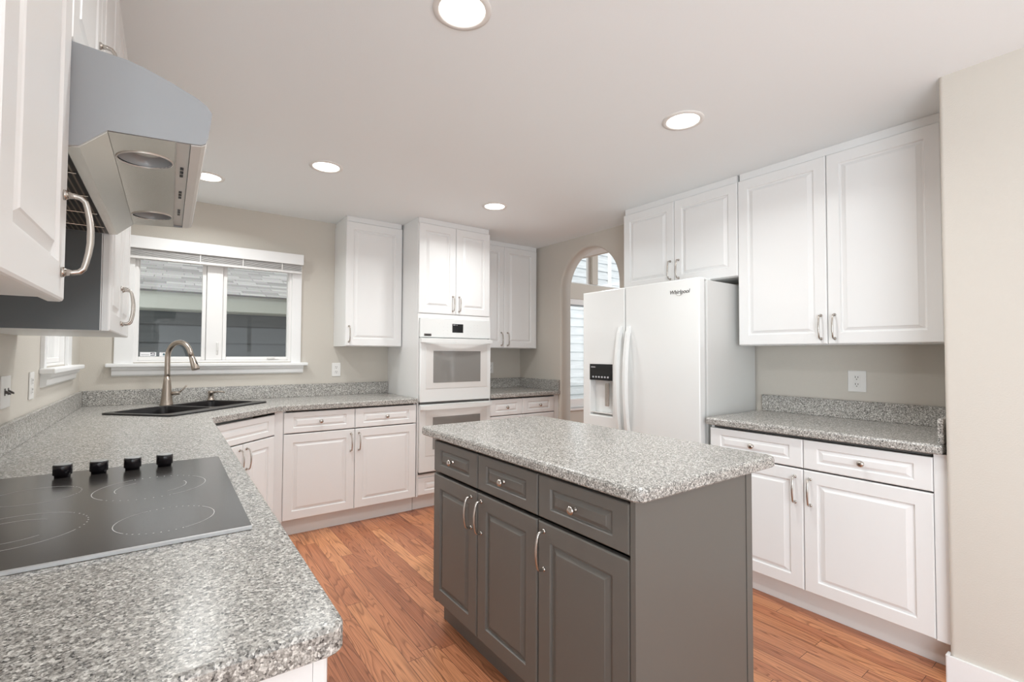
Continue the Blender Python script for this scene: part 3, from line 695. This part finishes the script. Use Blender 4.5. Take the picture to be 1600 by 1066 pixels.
# range hood (profile in x,z; runs along y)
HY0, HY1 = 1.101, 1.864
hd = thing('range_hood', 'grey under-cabinet range hood with stainless underside over the cooktop', 'range hood', (0, HY0, 1.65))
HL = HY1-HY0; hz = lambda z: z-1.65
top = [(-.485, 1.840), (-.150, 1.840), (-.072, 1.834), (-.049, 1.829), (-.010, 1.816), (.036, 1.797), (.052, 1.786), (.060, 1.774), (.059, 1.760)]
prof = top+[(.055, 1.728), (.051, 1.712), (.044, 1.7075), (.028, 1.7055), (-.097, 1.697), (-.134, 1.660), (-.147, 1.657), (-.485, 1.657)]
prof = [(x, hz(z)) for x, z in prof]
core = [(x, hz(z)) for x, z in top]+[(.052, hz(1.735)), (.046, hz(1.745)), (-.485, hz(1.745))]
mb = MB(); mb.prism(prof[::-1], 0, .006, 'y'); mb.prism(prof[::-1], HL-.006, HL, 'y'); mb.prism(core[::-1], .0061, HL-.0061, 'y')
mb.build('canopy', M['hood'], hd)
# sloped stainless plate
mb = MB(); mb.prism([(x, hz(z)) for x, z in ((-.152, 1.655), (-.134, 1.658), (-.097, 1.695), (-.097, 1.705), (-.138, 1.664), (-.152, 1.662))], .004, HL-.004, 'y')
mb.build('deflector', M['steel'], hd)
# lamp panel with two round lamps
def lamp_panel():
    mb = MB(); x0, x1 = -.0965, .002; z0 = hz(1.6965); z1 = hz(1.7035)
    cxm = -.0475; cs = [(cxm, .135), (cxm, HL-.135)]
    def zat(x): return z0+(z1-z0)*(x-x0)/(x1-x0)
    out = [mb.bm.verts.new((x, y, zat(x))) for x, y in ((x0, .004), (x1, .004), (x1, HL-.004), (x0, HL-.004))]
    es = [mb.bm.edges.new((out[i], out[(i+1) % 4])) for i in range(4)]
    for c in cs:
        L = [mb.bm.verts.new((c[0]+.046*math.cos(2*PI*k/28), c[1]+.046*math.sin(2*PI*k/28), zat(c[0]+.046*math.cos(2*PI*k/28)))) for k in range(28)]
        es += [mb.bm.edges.new((L[i], L[(i+1) % 28])) for i in range(28)]
    bmesh.ops.triangle_fill(mb.bm, use_beauty=True, edges=es)
    mb.box(x1+.0002, x1+.0022, .004, HL-.004, z1-.0005, z1+.018)
    p = mb.build('lamp_panel', M['steel'], hd)
    for c in cs:
        z = zat(c[0])
        mb = MB(); mb.lathe([(.0455, .0), (.043, .022), (.028, .026), (.002, .027)], (c[0], c[1], z), n=28, cap0=False); mb.build('lamp_cup', M['lampglass'], p)
        mb = MB(); mb.lathe([(.022, .0), (.022, .006), (.004, .006)], (c[0], c[1], z+.014), n=24); mb.build('bulb', M['steel'], p)
        MB().tube([(c[0]+.0465*math.cos(2*PI*k/32), c[1]+.0465*math.sin(2*PI*k/32), zat(c[0]+.0465*math.cos(2*PI*k/32))-.0006) for k in range(33)], .0016, 6).build('lamp_ring', M['hoodtrim'], p)
lamp_panel()
# slot and front lip
prt('control_channel', M['hoodtrim'], hd, (.0045, .0262, .0065, HL-.0065, hz(1.7105), hz(1.7120)))
lip = MB(); lip.prism([(x, hz(z)) for x, z in ((.027, 1.7035), (.044, 1.7060), (.0505, 1.7105), (.054, 1.727), (.050, 1.733), (.027, 1.726))], .0062, HL-.0062, 'y')
lp = lip.build('front_lip', M['hoodtrim'], hd)
for c0 in (.17, .36, .55):
    for k in range(3): MB().box(.012, .0185, c0+k*.026, c0+k*.026+.016, hz(1.7090), hz(1.7104)).build('control_button', M['knob'], lp)
f = MB().box(-.484, -.1535, .008, HL-.008, hz(1.657), hz(1.664)).build('grease_filter', M['filter'], hd)
mb = MB()
for y in (.16, .33, .50, .66): mb.tube([(-.40, y, hz(1.655)), (-.156, y, hz(1.655))], .0016, 6)
mb.build('filter_wire', M['steel'], f)

# ------------------------------------------------------------------ refrigerator
FX, FY0, FY1, FS = 2.552, 1.624, 2.600, 2.193
fr = thing('refrigerator', 'white side-by-side refrigerator with dispenser standing against the right wall', 'refrigerator', (FX, FY1, 0), RN)
fw = FY1-FY0; fsx = FY1-FS          # local x runs from the far edge (0) to the near edge (fw)
mb = MB(); mb.box(.004, fw-.002, .085, XR-FX-.02, .03, 1.758, .004); mb.box(.02, fw-.02, .06, .085, .05, 1.75); mb.build('fridge_body', M['applside'], fr)
mb = MB()
for x in (.06, fw-.06):
    mb.box(x-.03, x+.03, .10, .16, .0, .03); mb.box(x-.03, x+.03, .52, .58, .0, .03)
mb.build('foot', M['dark'], fr)
MB().box(.01, fw-.01, .05, .084, .03, .095).build('base_grille', M['slot'], fr)
mb = MB(); mb.box(.02, .10, .03, .14, 1.7585, 1.772, .004); mb.box(fw-.10, fw-.01, .03, .14, 1.7585, 1.772, .004); mb.build('hinge_cover', M['appl'], fr)
# freezer door with dispenser recess
dx0, dx1, dzt, dzm, dzb = fsx-.338, fsx-.112, 1.232, 1.113, .852
def door_with_recess():
    mb = MB(); z0, z1, t, e = .10, 1.768, .060, .007; X0, X1 = 0, fsx-.004
    ro = [[(X0+a, y, z0+a), (X1-a, y, z0+a), (X1-a, y, z1-a), (X0+a, y, z1-a)] for a, y in ((0, t), (0, e), (e*.3, e*.3), (e, 0))]
    R = [[mb.bm.verts.new(p) for p in q] for q in ro]
    for a, b in zip(R, R[1:]):
        for i in range(4): mb.face([a[i], a[(i+1) % 4], b[(i+1) % 4], b[i]])
    mb.face(R[0])
    hs = [[mb.bm.verts.new(p) for p in q] for q in ([(dx0, 0, dzb), (dx1, 0, dzb), (dx1, 0, dzt), (dx0, 0, dzt)], [(dx0+.004, .006, dzb+.004), (dx1-.004, .006, dzb+.004), (dx1-.004, .006, dzt-.004), (dx0+.004, .006, dzt-.004)], [(dx0+.012, .052, dzb+.02), (dx1-.012, .052, dzb+.02), (dx1-.008, .052, dzt-.004), (dx0+.008, .052, dzt-.004)])]
    L = R[-1]
    for i in range(4): mb.face([L[i], L[(i+1) % 4], hs[0][(i+1) % 4], hs[0][i]])
    for a, b in zip(hs, hs[1:]):
        for i in range(4): mb.face([a[i], a[(i+1) % 4], b[(i+1) % 4], b[i]])
    mb.face(hs[-1])
    return mb
fd = door_with_recess().build('freezer_door', M['appl'], fr)
MB().box(dx0+.001, dx1-.001, -.002, .020, dzm, dzt-.001, .003).build('dispenser_panel', M['blackglass'], fd)
mb = MB()
for k in range(6): mb.box(dx0+.030+k*.029, dx0+.046+k*.029, -.0026, -.0021, dzm+.018, dzm+.030)
mb.box(dx0+.016, dx0+.06, -.0026, -.0021, dzt-.026, dzt-.020)
mb.build('dispenser_icons', M['greyink'], fd)
MB().box(dx0+.135, dx0+.170, .018, .030, dzb+.075, dzm-.02, .003).build('dispenser_paddle', M['nickel'], fd)
MB().box(dx0+.006, dx1-.006, .006, .050, dzb+.0215, dzb+.027).build('drip_tray', M['applframe'], fd)
rd = MB().box(fsx+.004, fw, 0, .060, .10, 1.768, .007, seg=3).build('fridge_door', M['appl'], fr)
def bar(xc, door):
    mb = MB(); rg = []; n = 18; z0, z1 = .72, 1.495
    for i in range(n+1):
        t = i/n; z = z0+(z1-z0)*t; bow = -.012-.048*math.sin(PI*min(1, max(0, t)))**.6
        th = .026 if 0 < i < n else .010
        hw = .015
        back = min(-.0003, bow+th) if 1 < i < n-1 else -.0003
        rg.append([(xc-hw, back, z), (xc-hw*.7, bow, z), (xc+hw*.7, bow, z), (xc+hw, back, z)])
    mb.rings(rg); mb.build('handle', M['appl'], door)
bar(fsx-.036, fd); bar(fsx+.038, rd)
def text_mesh(body, size):
    cu = bpy.data.curves.new('lettering', 'FONT'); cu.body = body; cu.size = size; cu.extrude = .0006; cu.align_x = 'CENTER'; cu.shear = .25; cu.offset = size*.012
    t = bpy.data.objects.new('lettering', cu); COL.objects.link(t)
    me = bpy.data.meshes.new_from_object(t.evaluated_get(bpy.context.evaluated_depsgraph_get()))
    bpy.data.objects.remove(t); return me
me = text_mesh('Whirlpool', .034); me.materials.append(M['logo']); link('logo_lettering', me, rd, (FY1-1.760, -.0006, 1.680), (PI/2, 0, 0))
mb = MB(); mb.tube([(FY1-1.760+.026*math.cos(a), -.0008, 1.684+.016*math.sin(a)) for a in [PI*.85+k*PI*1.2/18 for k in range(19)]], .0009, 6); mb.build('logo_swoosh', M['nickel'], rd)

# ------------------------------------------------------------------ outlets and switches
def outlet(label, loc, rz, wd=.074, ht=.118, kind='duplex'):
    o = thing('switch_plate' if kind == 'toggle' else 'wall_outlet', label, 'switch' if kind == 'toggle' else 'outlet', loc, rz)
    MB().box(-wd/2, wd/2, -.006, -.0003, 0, ht, .002).build('plate', M['plate'], o)
    if kind == 'toggle':
        for x in (-.022, .022):
            mb = MB(); mb.box(x-.006, x+.006, -.0075, -.0062, ht/2-.013, ht/2+.013); mb.prism([(-.0076, ht/2-.005), (-.022, ht/2-.010), (-.022, ht/2-.004), (-.0076, ht/2+.007)], x-.0045, x+.0045, 'x'); mb.build('toggle', M['logo'], o)
    else:
        for zc in (ht/2-.020, ht/2+.020):
            rcp = MB(); rcp.box(-.017, .017, -.0078, -.0062, zc-.014, zc+.014, .001); rp = rcp.build('receptacle', M['plate'], o)
            mb = MB(); mb.box(-.008, -.005, -.0083, -.0079, zc-.001, zc+.009); mb.box(.005, .008, -.0083, -.0079, zc-.001, zc+.008); mb.box(-.0025, .0025, -.0083, -.0079, zc-.011, zc-.006); mb.build('slots', M['slot'], rp)
    return o
outlet('white outlet on the back wall between the sink window and the ovens', (1.197, YB, 1.100), 0)
outlet('white outlet on the far corner wall, half hidden by the oven tower', (2.820, YB, 1.095), 0)
outlet('white outlet on the right wall above the counter beside the refrigerator', (XR, 1.050, 1.092), RN, .090, .122)
outlet('white switch plate with toggles on the left wall, at the photo edge', (XL, 2.500, 1.095), PI/2, .117, .118, 'toggle')
o = outlet('white outlet seen edge-on on the left wall, near the small window', (XL, 2.905, 1.095), PI/2)
MB().box(-.037, .037, -.0003, -.0001, 0, .118).build('gasket', M['slot'], o)

# ------------------------------------------------------------------ ceiling can lights
ring = MB(); ring.lathe([(.098, 0), (.097, -.005), (.080, -.007), (.076, -.004), (.076, -.001)], n=40, cap0=False, cap1=False)
ro = ring.build('trim_ring', M['canring']); RM = ro.data; bpy.data.objects.remove(ro)
le = MB(); le.lathe([(.0755, -.003), (.05, -.0045), (.001, -.005)], n=40, cap0=False); lo = le.build('lens', M['lens']); LM = lo.data; bpy.data.objects.remove(lo)
for x, y, lab in ((.180, 3.640, 'round recessed ceiling light above the sink, beside the range hood'), (.761, 3.006, 'round recessed ceiling light in front of the back cabinets, left of the ovens'),
                  (.770, 1.355, 'largest round recessed ceiling light at the top edge of the photo'), (2.025, 3.033, 'smallest round recessed ceiling light, in front of the oven tower'),
                  (2.017, 1.365, 'round recessed ceiling light in front of the right wall cabinets')):
    t = thing('recessed_light', lab, 'ceiling light', (x, y, CL-.0005), 0, 'recessed ceiling lights')
    link('trim_ring', RM, t); link('lens', LM, t)
    area('can_lamp', (x, y, CL-.012), (0, 0, 0), .14, .14, CAN_W, (.975, 1.0, .99), 'DISK', math.radians(152))
